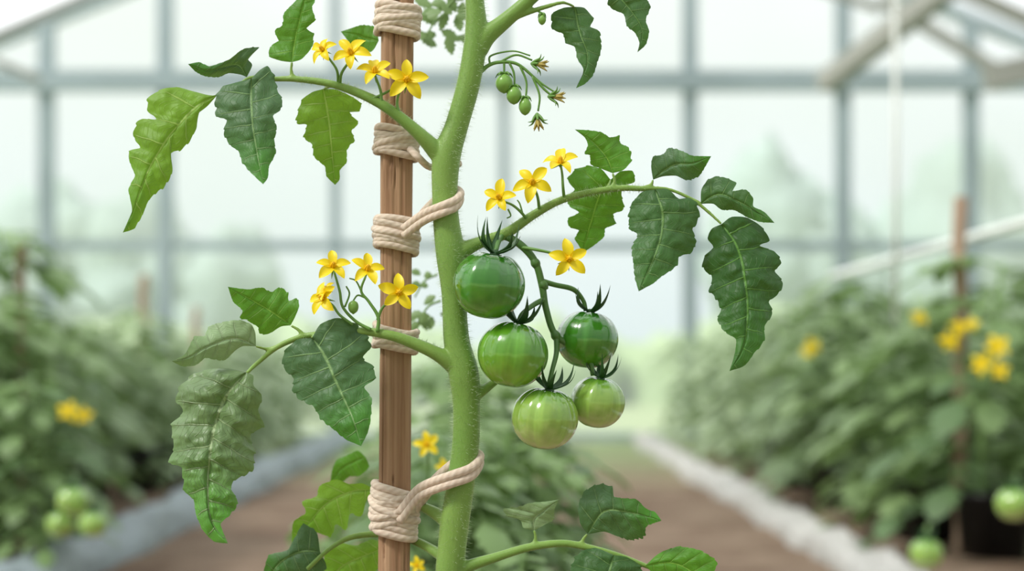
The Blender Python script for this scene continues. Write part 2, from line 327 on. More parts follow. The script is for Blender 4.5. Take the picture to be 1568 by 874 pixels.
r=so.modifiers.new('remesh','REMESH'); r.mode='VOXEL'; r.voxel_size=0.0011; r.use_smooth_shade=True
s_=so.modifiers.new('smooth','SMOOTH'); s_.factor=0.5; s_.iterations=7
mb=MB()
def hairs(pp,n,ln):
    arr=np.array(catmull([[p[0],p[1],p[2]] for p in pp],6))
    for _ in range(n):
        i=random.random()*(len(arr)-1.001); k=int(i); f=i-k; q=arr[k]*(1-f)+arr[k+1]*f
        tt=arr[k+1]-arr[k]; tt=Vector((tt[0],0,-tt[1])).normalized()
        side=tt.cross(Vector((0,1,0))); a=random.uniform(0,2*math.pi)
        d=(side*math.cos(a)+Vector((0,1,0))*math.sin(a))
        base=P(q[0],q[1],0)+d*(q[2]*S*0.93)
        l=ln*random.uniform(0.5,1.2); d2=(d+Vector((random.uniform(-.3,.3),random.uniform(-.3,.3),random.uniform(-.4,.3)))).normalized()
        w=Vector((0,0,1)).cross(d2); w=(w.normalized() if w.length>1e-3 else Vector((1,0,0)))*0.00009; h=d2.cross(w).normalized()*0.00009
        mb.add([base-w-h,base+w-h,base+h*1.2,base+d2*l],[(0,1,3),(1,2,3),(2,0,3)])
hairs([(727,-5,14),(729,55,17),(718,125,17.5),(700,190,17.5),(684,240,21),(681,300,19),(684,345,20),(690,390,22),(695,450,18),(699,520,19),(710,572,23),(714,620,20.5),(713,680,20.5),(704,750,21),(697,795,22),(692,880,21.5)],4800,0.0062)
hairs([(668,232,12),(640,203,10),(600,170,8.5),(560,147,7.5),(510,129,6),(455,121,5)],900,0.004)
hairs([(694,558,13),(668,541,11),(635,526,9.5),(600,514,8),(555,507,6.5),(510,510,5.5),(465,515,5)],900,0.004)
hairs([(708,384,12),(735,371,9.5),(775,357,8.5),(815,330,7),(855,308,6),(900,295,5.5),(950,288,5),(990,289,4)],900,0.004)
mb.obj('stem_hairs',[hair_m],plant,smooth=False)
# ------------------------------------------------------------------ flowers
def flower(mb,c,r,face,rot,n=5,mi=(0,1,2),recurve=0.15):
    q=Vector(face).normalized().to_track_quat('Z','Y').to_matrix()@Matrix.Rotation(rot,3,'Z')
    for k in range(n):
        a0=2*math.pi*k/n+random.uniform(-.12,.12); ra=r*random.uniform(.92,1.12); rc=recurve+random.uniform(-.2,.25); tw=random.uniform(-.25,.25)
        vs=[];fs=[];NU=12;NV=5
        for i in range(NU):
            u=i/(NU-1); w=0.265*ra*((math.sin(math.pi*min(1,0.06+0.94*u**1.05)))**0.7)
            if i==NU-1: w=0.0008*ra
            for j in range(NV):
                v=(j-2)/2.0
                x=ra*u; y=w*v+tw*ra*u*u*.4; z=-rc*ra*u*u+0.22*ra*math.sin(u*2.2)+0.45*w*v*v+tw*w*v*u
                ca,sa=math.cos(a0),math.sin(a0)
                vs.append(c+q@Vector((x*ca-y*sa,x*sa+y*ca,z)))
        for i in range(NU-1):
            for j in range(NV-1):
                a=i*NV+j; fs.append((a,a+1,a+NV+1,a+NV))
        mb.add(vs,fs,None,mi[0])
        a1=a0+math.pi/n; d=Vector((math.cos(a1),math.sin(a1),0))
        pts=[c+q@(d*ra*t*0.55+Vector((0,0,-0.04*ra-0.2*ra*t))) for t in (0,.35,.7,1)]
        tube(mb,pts,[.05*ra,.05*ra,.035*ra,.005*ra],6,2,mi[2])
    for k in range(6):
        a=2*math.pi*k/6; d=Vector((math.cos(a),math.sin(a),0))
        tube(mb,[c+q@(d*r*.08),c+q@(d*r*.11+Vector((0,0,.2*r))),c+q@(d*r*.03+Vector((0,0,.46*r)))],[.05*r,.06*r,.02*r],6,3,mi[1])
    tube(mb,[c+q@Vector((0,0,-.22*r)),c+q@Vector((0,0,-.02*r))],[.06*r,.14*r],8,3,mi[2])
def cluster(name,fl,ped,buds=(),y=-0.008):
    mb=MB()
    for (x,yy,r,f,ro) in fl: flower(mb,P(x,yy,y-0.006),r*S,f,ro)
    for p in ped: ptube(mb,[(a[0],a[1],a[2],a[3] if len(a)>3 else y) for a in p],seg=8,mi=2)
    for (x,yy,rx,rz) in buds:
        tube(mb,[P(x,yy-rz,y),P(x,yy-rz*.6,y),P(x,yy,y),P(x,yy+rz*.6,y),P(x,yy+rz,y)],[.001*.3,rx*.8*S,rx*S,rx*.75*S,.0004],14,5,3)
    return mb.obj(name,[petal_m,anth_m,thin_m,M_bud],None)
cluster('tomato_flower_cluster',
 [(495,77,24,(-.5,-1,.5),0.3),(538,82,29,(-.2,-1,.5),1.1),(574,111,28,(.1,-1,.8),0.5),(623,122,32,(.05,-1,.05),0.25)],
 [[(520,130,2.6,-.004),(523,112,2.2),(533,96,1.9),(537,86,1.6,-.006)],[(518,128,2.4,-.004),(516,108,2),(506,92,1.7),(497,81,1.5)],
  [(584,158,2.6),(583,140,2.2),(578,125,1.9),(574,114,1.6)],[(612,176,2.6),(608,158,2.2),(612,140,2),(622,127,1.6)],[(570,151,2),(590,142,2),(604,134,1.6)]],y=-.012)
cluster('tomato_flower_cluster.001',
 [(765,303,27,(-.3,-1,.3),0.2),(815,280,30,(0,-1,.3),0.9),(858,250,28,(0,-1,1.2),1.57),(871,397,30,(.1,-1,.1),0.45)],
 [[(808,338,2.6,0),(799,326,2.2),(785,314,1.9),(768,307,1.6)],[(826,325,2.6,0),(824,305,2.2),(820,292,1.9),(816,284,1.6)],
  [(864,305,2.6,0),(862,285,2.2),(861,268,1.9),(859,254,1.6)],[(795,378,2.8,0),(820,382,2.4),(848,388,2),(868,395,1.6)],[(778,320,1.5),(782,330,1.2),(776,334,1)],[(800,326,1.5),(796,312,1.2),(792,306,1)]],y=-.008)
cluster('tomato_flower_cluster.002',
 [(510,408,28,(.2,-1,.5),0.3),(496,457,27,(-.6,-1,.3),0.6),(562,413,29,(.3,-1,.6),0.1),(611,448,31,(.1,-1,.05),0.25),(500,447,18,(-.6,-.6,.9),1.3)],
 [[(578,508,3),(579,485,2.7),(565,462,2.2),(553,445,2),(560,422,1.6)],[(578,490,2.4),(585,472,2.1),(598,460,1.9),(609,451,1.6)],
  [(568,505,2.8),(545,492,2.4),(525,470,2.2),(520,445,2),(511,414,1.6)],[(540,497,2.2),(520,482,2),(510,468,1.8),(499,459,1.5)],[(560,456,1.6),(548,452,1.4),(541,460,1.2)],[(528,470,1.6),(535,450,1.4),(530,438,1.2)],[(553,445,1.5),(545,430,1.2),(535,426,1)]],
 [(541,470,8,11)],y=-.014)
mb=MB()
pe=[[(733,112,4,0),(748,100,3),(765,95,2.7),(790,97,2.5),(812,113,2.2),(832,135,2),(843,145,1.6)],[(772,95,2),(772,108,1.7),(772,118,1.5)],[(780,96,2),(787,112,1.7),(788,134,1.5)],[(796,100,2),(806,125,1.7),(805,152,1.5)],
    [(765,95,2),(790,84,1.7),(815,92,1.5)],[(815,116,2),(826,145,1.7),(824,170,1.5)],[(750,98,1.8),(752,85,1.5),(785,78,1.3),(812,85,1.2)],[(812,113,2),(830,128,1.6),(848,140,1.3)]]
for p in pe: ptube(mb,[(a[0],a[1],a[2],0.0) for a in p],seg=8,mi=2)
for (x,yy,rx,rz) in [(772,128,13,15),(787,146,11.5,14),(804,163,9.5,13.5),(830,30,6,8)]:
    tube(mb,[P(x,yy-rz,0),P(x,yy-rz*.85,0),P(x,yy-rz*.4,0),P(x,yy+rz*.2,0),P(x,yy+rz*.75,0),P(x,yy+rz,0)],[.0006,rx*.55*S,rx*.95*S,rx*S,rx*.6*S,.0004],16,5,3)
    for k in range(5):
        a=k*1.256+.3; d=Vector((math.cos(a),math.sin(a),0)); c=P(x,yy-rz,0)
        tube(mb,[c,c+d*rx*S*.7+Vector((0,0,.0005)),c+d*rx*S*1.1+Vector((0,0,-.003))],[.0012,.001,.0002],6,3,2)
for (x,yy,dv) in [(820,98,(1,-.3,-.2)),(846,148,(1,-.3,-.1)),(823,180,(.1,-.2,-1))]:
    c=P(x,yy,0); dv=Vector(dv).normalized(); q=dv.to_track_quat('Z','Y').to_matrix()
    for k in range(6):
        a=k*1.047; d=q@Vector((math.cos(a),math.sin(a),0))
        tube(mb,[c-dv*.004,c+d*.003,c+d*.006+dv*.004,c+d*.010+dv*.005],[.001,.0013,.0008,.0002],6,3,2)
        tube(mb,[c,c+d*.002+dv*.006,c+d*.005+dv*.011],[.001,.0013,.0003],6,3,1)
mb.obj('young_fruit_truss',[petal_m,dry_m,thin_m,M_bud],plant)
ptm=MB(); ptube(ptm,[(790,14,3),(812,12,2),(830,20,1.5)],seg=8); ptm.obj('bud_pedicel',[thin_m],plant)
# ------------------------------------------------------------------ tomatoes
tc=empty('green_tomato_cluster')
def tomato(x,y_,r,yd,mat,nl,seed,tilt,par=None):
    R=r*S; mb=MB(); NT_=56; NP=128; vs=[];uv=[];fs=[]
    for i in range(NT_+1):
        th=math.pi*i/NT_; s=math.sin(th); c=math.cos(th)
        for j in range(NP+1):
            ph=2*math.pi*j/NP
            lobe=abs(math.cos(nl*ph/2+seed))**0.9*0.030+0.012*math.sin(ph*2+seed)+0.006*math.cos(nl*2*ph+1)
            top=0.5+0.5*c
            rr=(0.985+lobe*(s**0.6)*(0.25+1.0*top))
            z=0.96*c*rr-(0.14*math.exp(-(s/0.28)**2) if c>0 else -0.04*math.exp(-(s/0.35)**2))
            k=rr*s*(1.0+0.025*c)
            vs.append((k*math.cos(ph),k*math.sin(ph),z)); uv.append((j/NP,i/NT_))
    W=NP+1
    for i in range(NT_):
        for j in range(NP): a=i*W+j; fs.append((a,a+W,a+W+1,a+1))
    mb.add(vs,fs,uv,0)
    ns=7
    for k in range(ns):
        a=2*math.pi*k/ns+seed+random.uniform(-.2,.2); d=Vector((math.cos(a),math.sin(a),0)); e=Vector((-math.sin(a),math.cos(a),0))
        L=random.uniform(1.0,1.3); N=12; v2=[];f2=[]; cur=random.uniform(.55,.95)
        for i in range(N):
            t_=i/(N-1); rad=0.05+L*(0.74*t_-0.22*t_**3); zz=0.86+0.13*math.sin(min(1,t_*2)*math.pi/2)-0.05*t_+cur*t_**2.4
            w=0.11*(1-t_)**0.6*(0.6+1.2*t_*(1-t_)*2)
            p=d*rad+Vector((0,0,zz))+e*0.14*math.sin(t_*2.5)*(1 if k%2 else -1)
            for s2,zo in ((-1,.025),(0,-.0),(1,.025)): v2.append(p+e*w*s2+Vector((0,0,zo*(1-t_))))
        n0=len(v2); v2+= [v+Vector((0,0,0.03)) for v in v2]
        for i in range(N-1):
            for j in range(2):
                b=i*3+j; f2.append((b,b+1,b+4,b+3)); f2.append((n0+b,n0+b+3,n0+b+4,n0+b+1))
            for j in (0,2):
                b=i*3+j; f2.append((b,b+3,n0+b+3,n0+b))
        mb.add(v2,f2,None,1)
    tube(mb,[Vector((0,0,.78)),Vector((0,0,.9)),Vector((0,0,1.0))],[.16,.14,.08],10,3,1)
    o=mb.obj('green_tomato_fruit',[mat,sepal_m],par or tc); o.location=P(x,y_,yd); o.scale=(R,R,R); o.rotation_euler=(tilt[0],tilt[1],seed)
    return o
tomato(749,437,54,-.030,tomA,8,0.3,(.16,.14))
tomato(785,543,53.5,-.022,tomB,9,1.1,(.15,.12))
tomato(899,520,48,.018,tomA,8,2.0,(.12,-.05))
tomato(834,641,50.5,-.018,tomC,9,0.7,(.15,.08))
tomato(915,616,42.5,.006,tomC,8,1.7,(.12,-.12))
mb=MB()
ptube(mb,[(755,362,6),(775,362,6),(800,377,6),(820,402,5.5),(830,437,5.5),(836,472,5),(850,512,5,.0),(880,533,4.5,.004),(902,550,4,.004),(908,575,3.5,.004)],seg=12)
ptube(mb,[(770,360,4),(764,368,4,-.015),(759,385,3.5,-.030)],seg=10)
ptube(mb,[(834,458,4.5),(818,466,4,-.008),(800,480,3.5,-.02),(793,494,3.5,-.022)],seg=10)
ptube(mb,[(829,430,4.5),(850,436,4,.006),(878,443,4,.014),(893,460,3.5,.018),(897,476,3.5,.018)],seg=10)
ptube(mb,[(852,515,4.5),(852,540,4,-.006),(846,565,3.5,-.014),(839,594,3.5,-.018)],seg=10)
for k in ((832,437),(851,514),(820,403)): 
    ptube(mb,[(k[0]-4,k[1]-7,5),(k[0],k[1],7.5),(k[0]+3,k[1]+7,5)],seg=12)
mb.obj('fruit_truss',[truss_m],tc)
# ------------------------------------------------------------------ stake
SY=0.030
def stake_c(py): return 609-(py/874.0)*6
def supell(a,r,n=3.6):
    c,s=math.cos(a),math.sin(a); k=(abs(c)**n+abs(s)**n)**(-1/n); return r*k
RP=24.0*S*(D+SY)/D
mb=MB(); NZ=520; NA=96; vs=[];fs=[]
ztop=P(0,-260,SY).z
rot0=0.18
for i in range(NZ+1):
    z=-0.05+(ztop+0.05)*i/NZ; py=HZ-(z-CAMZ)/S*D/(D+SY); cx=P(stake_c(py),0,SY).x
    for k in range(NA):
        a=2*math.pi*k/NA; rr=supell(a,RP*.97); d=Vector((math.cos(a+rot0),math.sin(a+rot0),0))
        nz=noise.noise(Vector((d.x*3.2,d.y*3.2,z*3.0)))*0.0012+noise.noise(Vector((d.x*9,d.y*9,z*7.0)))*0.0004
        cr=noise.noise(Vector((d.x*3+5,d.y*3,z*4.0))); nz-=0.0035*max(0,1-abs(cr)/0.035)*(1 if noise.noise(Vector((d.x*2,d.y*2,z*3+9)))>-.1 else 0)
        vs.append((cx+d.x*(rr+nz),SY+d.y*(rr+nz),z))
for i in range(NZ):
    for k in range(NA): fs.append((i*NA+k,i*NA+(k+1)%NA,(i+1)*NA+(k+1)%NA,(i+1)*NA+k))
fs.append(tuple(NZ*NA+k for k in range(NA))); mb.add(vs,fs); mb.obj('wooden_stake',[wood_m])
def coil(mb,py0,py1,turns,rp,bulge=0.0,slant=0.0):
    n=turns*40; pts=[]; r=rp*S
    for i in range(n+1):
        t_=i/n; a=2*math.pi*turns*t_+1.2; py=py0+(py1-py0)*t_
        bl=1+bulge*math.sin(math.pi*t_)+0.05*math.sin(turns*2*math.pi*t_*0.37+py0)
        rr=supell(a-rot0,RP)+r*0.85*bl; base=P(stake_c(py),py,SY)
        pts.append(base+Vector((math.cos(a)*rr,math.sin(a)*rr,-slant*S*math.cos(a)+S*2.5*math.sin(a+py0+t_*9))))
    tube(mb,pts,[r]*len(pts),14,1,0,raw=True)
def tie(coils,loops=()):
    mb=MB()
    for c in coils: coil(mb,*c)
    for (pts,r) in loops: tube(mb,[P(*p) for p in pts],[r*S]*len(pts),14,8,0)
    mb.obj('rope_tie',[rope_m])
tie([(10,54,5,6.2,0.1,3),(14,48,3,5.5,1.0,-6)])
tie([(198,240,5,6,.1,3),(205,232,3,5.3,1.0,-8)],[([(628,228,.01),(640,240,.0),(655,254,.012),(668,256,.02),(686,254,.022),(704,250,.014)],5.5)])
lo=[(618,350,.006),(636,336,.000),(655,324,-.008),(680,314,-.0165),(698,306,-.010),(705,296,.0),(697,290,.010),(680,296,.0155),(655,318,.014),(634,345,.020)]
tie([(335,383,6,6.2,0.1,3),(342,374,3,5.5,1.0,7)],[(lo,6.5),([(a,b+11 if i<5 else b+8,c) for i,(a,b,c) in enumerate(lo)],6)])
tie([(502,534,4,6.2,0.1,8),(506,530,2,5.5,.9,-6)])
lo=[(612,785,.006),(634,756,.000),(652,742,-.008),(690,728,-.0175),(722,716,-.012),(735,700,.0),(727,694,.010),(704,702,.0165),(665,735,.014),(634,775,.020)]
tie([(745,818,8,6.8,0.1,6),(756,806,3,6.2,1.0,-12),(762,800,3,6.0,1.2,14)],[(lo,7),([(a,b+13 if i<5 else b+9,c) for i,(a,b,c) in enumerate(lo)],6.5)])
# ------------------------------------------------------------------ background foliage
def bgmat(name,c):
    t=NT(name); oi=t.n('ShaderNodeObjectInfo'); n=t.noise(t.coord(),4,2)
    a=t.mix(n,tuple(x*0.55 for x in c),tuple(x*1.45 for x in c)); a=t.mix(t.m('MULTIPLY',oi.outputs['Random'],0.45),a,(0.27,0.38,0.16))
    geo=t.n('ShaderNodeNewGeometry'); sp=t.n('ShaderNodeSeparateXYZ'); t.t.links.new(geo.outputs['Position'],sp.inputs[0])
    a=t.mix(t.mr(sp.outputs[1],2.0,9.0,0.0,0.75),a,(0.45,0.53,0.38))  # aerial haze painted into the leaf colour, paler with distance
    return t.pbr(a,0.45,None,spec=0.4,transl=0.27,tcol=t.mix(0.4,a,(0.33,0.55,0.12)))
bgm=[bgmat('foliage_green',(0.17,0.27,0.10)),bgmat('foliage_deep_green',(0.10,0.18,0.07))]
bgstem=simple('bg_stem_green',(0.20,0.33,0.11),0.5)
def wprof(u): return (math.sin(math.pi*min(1,u**0.72))**0.8)*(1+0.22*math.cos(u*2*math.pi*4.0))*0.9
def leaflet(mb,base,dirv,up,L,Wd,mi,droop=0.5,NU=11):
    dirv=dirv.normalized(); side=dirv.cross(up); side=side.normalized() if side.length>1e-4 else Vector((1,0,0)); nn=side.cross(dirv)
    vs=[];fs=[]
    for i in range(NU):
        u=i/(NU-1); c=base+dirv*L*u*(1-.15*u)+Vector((0,0,-1))*droop*L*u*u
        w=wprof(u)*Wd if 0<i<NU-1 else 0.002
        for v in (-1,-.5,0,.5,1): vs.append(c+side*w*v+dirv*abs(v)*w*.35-nn*abs(v)**1.5*w*.25)
    for i in range(NU-1):
        for j in range(4): a=i*5+j; fs.append((a,a+1,a+6,a+5))
    mb.add(vs,fs,None,mi)
def plant_mesh(name,h,nleaf,spread,seed,lsz=0.13):
    random.seed(seed); mb=MB(); sx,sy=random.uniform(-.05,.05),random.uniform(-.05,.05)
    sp=lambda t_:Vector((sx*math.sin(t_*4),sy*math.sin(t_*3+1),h*t_))
    tube(mb,[sp(i/6) for i in range(7)],[.014-.008*i/6 for i in range(7)],8,3,2)
    for k in range(nleaf):
        t_=0.10+0.9*(k+random.random())/nleaf; b=sp(t_); a=k*2.4+random.uniform(-.3,.3)
        o=Vector((math.cos(a),math.sin(a),0)); L=spread*random.uniform(.75,1.15)*(1.0 if t_<.8 else .75); rise=random.uniform(.2,.75)
        pt=lambda s:b+o*L*s+Vector((0,0,L*(rise*s-0.75*s*s)))
        tube(mb,[pt(0),pt(.33),pt(.66),pt(1)],[.005,.004,.003,.002],5,2,2)
        mi=0 if random.random()<.65 else 1; side=o.cross(Vector((0,0,1)))
        for s in (.35,.6,.82):
            for sg in (-1,1):
                sz=lsz*random.uniform(.65,1.05)*(.75+.35*s)
                leaflet(mb,pt(s),side*sg+o*.55+Vector((0,0,random.uniform(-.2,.3))),Vector((random.uniform(-.3,.3),random.uniform(-.3,.3),1)),sz,sz*.33,mi,random.uniform(.2,.6))
        sz=lsz*random.uniform(1,1.3); leaflet(mb,pt(1),o+Vector((0,0,-.3)),Vector((0,0,1)),sz,sz*.35,mi,.4)
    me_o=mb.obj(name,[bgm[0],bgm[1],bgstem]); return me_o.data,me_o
protos=[]
for i,(h,nl,sp_) in enumerate([(0.85,30,.26),(0.80,28,.28),(0.92,32,.25),(0.75,26,.27)]):
    me,o=plant_mesh('tomato_bush_mesh_%d'%i,h,nl,sp_,20+i); bpy.data.objects.remove(o); protos.append(me)
potm=simple('black_plastic_pot',(0.02,0.02,0.023),0.4,0.1,10)
def pot_mesh():
    mb=MB(); prof=[(0.0,0.005),(.085,.005),(.09,.0),(.108,.17),(.118,.17),(.118,.19),(.104,.19),(.100,.17),(.0,.165)]; seg=28; vs=[];fs=[]
    for (r_,z) in prof:
        for k in range(seg): a=2*math.pi*k/seg; vs.append((max(r_,.0005)*math.cos(a),max(r_,.0005)*math.sin(a),z))
    for i in range(len(prof)-1):
        for k in range(seg): fs.append((i*seg+k,i*seg+(k+1)%seg,(i+1)*seg+(k+1)%seg,(i+1)*seg+k))
    mb.add(vs,fs,None,0); o=mb.obj('pot_tmp',[potm]); me=o.data; bpy.data.objects.remove(o); return me
potme=pot_mesh()
def row(xs,y0,y1,step,sc0,sc1,seed,pots=True):
    random.seed(seed); e=empty('tomato_plant_row'); y=y0
    while y<y1:
        f=(y-y0)/(y1-y0)
        for x in xs:
            o=bpy.data.objects.new('tomato_bush',random.choice(protos)); link(o,e)
            s=(sc0+(sc1-sc0)*f)*random.uniform(.9,1.08); o.scale=(s,s,s); xx=x+random.uniform(-.08,.08); yy=y+random.uniform(-.08,.08)
            o.location=(xx,yy,.10); o.rotation_euler=(0,0,random.uniform(0,6.28))
            if pots and y<6:
                p=bpy.data.objects.new('plant_pot',potme); link(p,e); p.location=(xx,yy,.045)
        y+=step
    return e
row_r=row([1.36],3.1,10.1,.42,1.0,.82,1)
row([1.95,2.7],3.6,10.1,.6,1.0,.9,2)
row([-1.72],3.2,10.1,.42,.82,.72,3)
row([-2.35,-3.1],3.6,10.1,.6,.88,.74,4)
row_l=empty('tomato_plant_row')
for (x,y,s,r) in [(-1.62,3.45,1.05,.4),(-1.30,2.75,.55,2.0),(-1.55,3.0,.8,4.0)]:
    o=bpy.data.objects.new('tomato_bush',protos[2]); link(o,row_l); o.location=(x,y,.08); o.scale=(s,)*3; o.rotation_euler=(0,0,r)
e=empty('young_tomato_plants')
for (x,y,s,r,k) in [(-.11,1.0,.60,.4,0),(-.01,1.25,.62,2.2,1),(-.26,1.7,.50,4.2,2),(-.03,2.0,.68,1,3),(-.18,.75,.44,3,1),(-.05,1.6,.72,5,0),(-.15,2.6,.70,2,2),(.01,.85,.46,1.2,3),(.03,1.5,.5,.3,2),(-.30,1.2,.42,.3,1)]:
    o=bpy.data.objects.new('tomato_bush',protos[k]); link(o,e); o.location=(x,y,0.0); o.scale=(s,)*3; o.rotation_euler=(0,0,r)
yp=e
random.seed(5); mb=MB()
for (cx,cy,yy,n,sp_,sz) in [(668,30,.22,16,34,30),(690,5,.2,9,20,28),(655,470,.25,9,26,26),(650,430,.28,4,10,22)]:
    ptube(mb,[(cx+20,cy-10,2.5,yy),(cx,cy,2,yy),(cx-15,cy+25,1.5,yy)],seg=6,mi=2)
    for _ in range(n):
        b=P(cx+random.uniform(-sp_,sp_),cy+random.uniform(-sp_,sp_)*1.0,yy+random.uniform(-.02,.02)); a=random.uniform(0,6.28)
        leaflet(mb,b,Vector((math.cos(a),random.uniform(-.3,.3),math.sin(a)*.8)),Vector((0,-1,.4)),sz*S*random.uniform(.8,1.4),sz*S*.36,0,.2)
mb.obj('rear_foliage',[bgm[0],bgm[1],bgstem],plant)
random.seed(9)
def at(px,py,depth): return P(px,py,depth-D)
def fls(lst,par,name,mi):
    mb=MB()
    for (px,py,dp,r) in lst:
        flower(mb,at(px,py,dp),r,(random.uniform(-.5,.5),-1,random.uniform(0,.6)),random.random(),mi=mi)
        tube(mb,[at(px,py,dp+.02),at(px,py+10,dp+.1),at(px,py+16,dp+.35)],[.003,.003,.003],6,3,2)
    mb.obj(name,[petal_m,anth_m,thin_m],par)
fls([(105,630,3.9,.030),(128,636,3.9,.026)],row_l,'flowers',(0,0,2))
fls([(1408,487,4.3,.028),(1465,503,3.9,.032),(1453,522,3.9,.029),(1488,497,3.9,.020),(1527,532,3.7,.033),(1503,558,3.7,.030),(1532,568,3.7,.026),(1243,530,5.2,.032),(1235,540,5.2,.022)],row_r,'flowers',(0,0,2))
mb=MB()
for (px,py,dp,r) in [(653,681,1.75,.017),(680,716,1.9,.012),(638,866,1.6,.01)]:
    flower(mb,at(px,py,dp),r,(.2,-1,.3),.5); tube(mb,[at(px,py,dp+.01),at(px+3,py+30,dp+.05),at(px,py+80,dp+.15)],[.0015]*3,6,3,2)
mb.obj('young_flowers',[petal_m,anth_m,thin_m],yp)
for (px,py,dp,r) in [(112,768,3.75,.042),(92,803,3.75,.036),(142,803,3.7,.035),(1552,772,3.75,.046),(1418,848,3.75,.042)]:
    o=tomato(784,560,r/S,0,tomC,8,random.random()*3,(0,0),row_l if px<700 else row_r); o.location=at(px,py,dp)
for (px,py,dp) in [(112,740,3.76),(1552,740,3.76),(1418,818,3.76)]:
    mb=MB(); tube(mb,[at(px,py+8,dp),at(px+2,py-8,dp+.05),at(px+4,py-14,dp+.3)],[.005]*3,6,3,0); mb.obj('fruit_stalk',[bgstem],row_l if px<700 else row_r)
wood2=simple('weathered_stake_wood',(0.42,0.29,0.21),0.8,0.2,12)
def rstake(px,pyt,dp,wpx):
    top=at(px,pyt,dp); w=wpx/2*S*dp/D; mb=MB(); n=20; pts=[Vector((top.x+.004*math.sin(i),top.y,top.z*i/n)) for i in range(n+1)]
    tube(mb,pts,[w*(1+.05*math.sin(i*1.7)) for i in range(n+1)],8,1,0,raw=True); mb.obj('row_stake',[wood2],None,smooth=False)
rstake(1470,302,4.45,22); rstake(33,365,4.7,16); rstake(220,420,7.5,14); rstake(300,470,9,11)
strm=simple('white_string',(0.85,0.87,0.85),0.8,0.05)
mb=MB(); a=at(1372,495,5.0); tube(mb,[a,Vector((a.x-.004,a.y,3.6))],[.010,.010],8,4); mb.obj('hanging_string',[strm])
mb=MB(); tube(mb,[at(1275,424,7.6),at(1420,383,5.6),at(1600,332,4.2)],[.022,.018,.015],8,6); mb.obj('support_line',[strm])
# ------------------------------------------------------------------ greenhouse
WY=12.0-D
def wx(px): return (px-784)*S*12.0/D
def wz(py): return CAMZ+(HZ-py)*S*12.0/D
framem=simple('galvanised_frame',(0.31,0.375,0.40),0.5,0.08,3)
def beam(mb,p,q,w,h=None):
    p=Vector(p);q=Vector(q);d=(q-p).normalized(); h=h or w; up=Vector((0,0,1)) if abs(d.z)<.9 else Vector((0,1,0)); s=d.cross(up).normalized()*w/2; u=s.cross(d).normalized()*h/2
    vs=[p-s-u,p+s-u,p+s+u,p-s+u,q-s-u,q+s-u,q+s+u,q-s+u]
    mb.add(vs,[(0,1,2,3),(7,6,5,4),(0,4,5,1),(1,5,6,2),(2,6,7,3),(3,7,4,0)])
HWID=4.6; EAVE=3.05; RIDGE=4.9; YF=-3.0
glass=NT('greenhouse_glazing')
n=glass.noise(glass.mapping(glass.coord(),(.35,.35,.5)),1.0,2); 
tr=glass.n('ShaderNodeBsdfTransparent'); tr.inputs[0].default_value=(.97,.985,.99,1)
tl=glass.n('ShaderNodeBsdfTranslucent'); tl.inputs[0].default_value=(.89,.93,.96,1)
mx=glass.n('ShaderNodeMixShader'); glass.t.links.new(glass.mr(n,.3,.7,.30,.55),mx.inputs[0]); glass.t.links.new(tr.outputs[0],mx.inputs[1]); glass.t.links.new(tl.outputs[0],mx.inputs[2])
glass.t.links.new(mx.outputs[0],glass.out.inputs[0]); glass=glass.mat
mb=MB(); mb.add([(-HWID,WY,0),(HWID,WY,0),(HWID,WY,EAVE),(0,WY,RIDGE),(-HWID,WY,EAVE)],[(0,1,2,3,4)]); mb.obj('wall_back',[glass],smooth=False)
mb=MB(); mb.add([(-HWID,YF,0),(-HWID,WY,0),(-HWID,WY,EAVE),(-HWID,YF,EAVE)],[(0,1,2,3)]); mb.obj('wall_left',[glass],smooth=False)
mb=MB(); mb.add([(HWID,YF,0),(HWID,WY,0),(HWID,WY,EAVE),(HWID,YF,EAVE)],[(0,3,2,1)]); mb.obj('wall_right',[glass],smooth=False)
mb=MB(); mb.add([(-HWID,YF,EAVE),(-HWID,WY,EAVE),(0,WY,RIDGE),(0,YF,RIDGE),(HWID,WY,EAVE),(HWID,YF,EAVE)],[(0,1,2,3),(3,2,4,5)]); mb.obj('ceiling',[glass],smooth=False)
mb=MB(); yb=WY-.06
for px in (-185,75,256,515,772,1055,1288,1483): 
    x=wx(px); zt=EAVE+(RIDGE-EAVE)*(1-abs(x)/HWID); w=.115 if px not in (515,772) else .08; beam(mb,(x,yb,0),(x,yb,max(zt,.5)-.03),w)
beam(mb,(-HWID,yb-.05,wz(128)),(HWID,yb-.05,wz(128)),.12,.16)
beam(mb,(-HWID,yb,wz(377)),(HWID,yb,wz(377)),.06,.08)
beam(mb,(-HWID,yb,.03),(HWID,yb,.03),.06,.06)
beam(mb,(-HWID,yb,EAVE),(0,yb,RIDGE),.12); beam(mb,(0,yb,RIDGE),(HWID,yb,EAVE),.12)
mb.obj('trim_1',[framem],smooth=False)
mb=MB()
for y in (-3,-1,1,3,5,7,9): 
    for sx in (-1,1):
        beam(mb,(sx*(HWID-.05),y,0),(sx*(HWID-.05),y,EAVE),.08)
        beam(mb,(sx*(HWID-.05),y,EAVE),(0,y,RIDGE-.05),.08)
for sx in (-1,1):
    for z in (.15,1.55,EAVE): beam(mb,(sx*(HWID-.05),YF,z),(sx*(HWID-.05),WY,z),.06)
beam(mb,(0,YF,RIDGE-.05),(0,WY,RIDGE-.05),.1)
mb.obj('trim_2',[framem],smooth=False)
mb=MB(); bracem=simple('aged_roof_brace',(0.31,0.31,0.28),0.6,0.1,3)
def A(px,py,dp): return tuple(at(px,py,dp))
beam(mb,A(1262,128,10.5),A(1450,-18,9.5),.13,.13); beam(mb,A(1350,0,11.3),A(1545,118,11.3),.08); beam(mb,A(1250,-20,11.4),A(1350,14,11.4),.06)
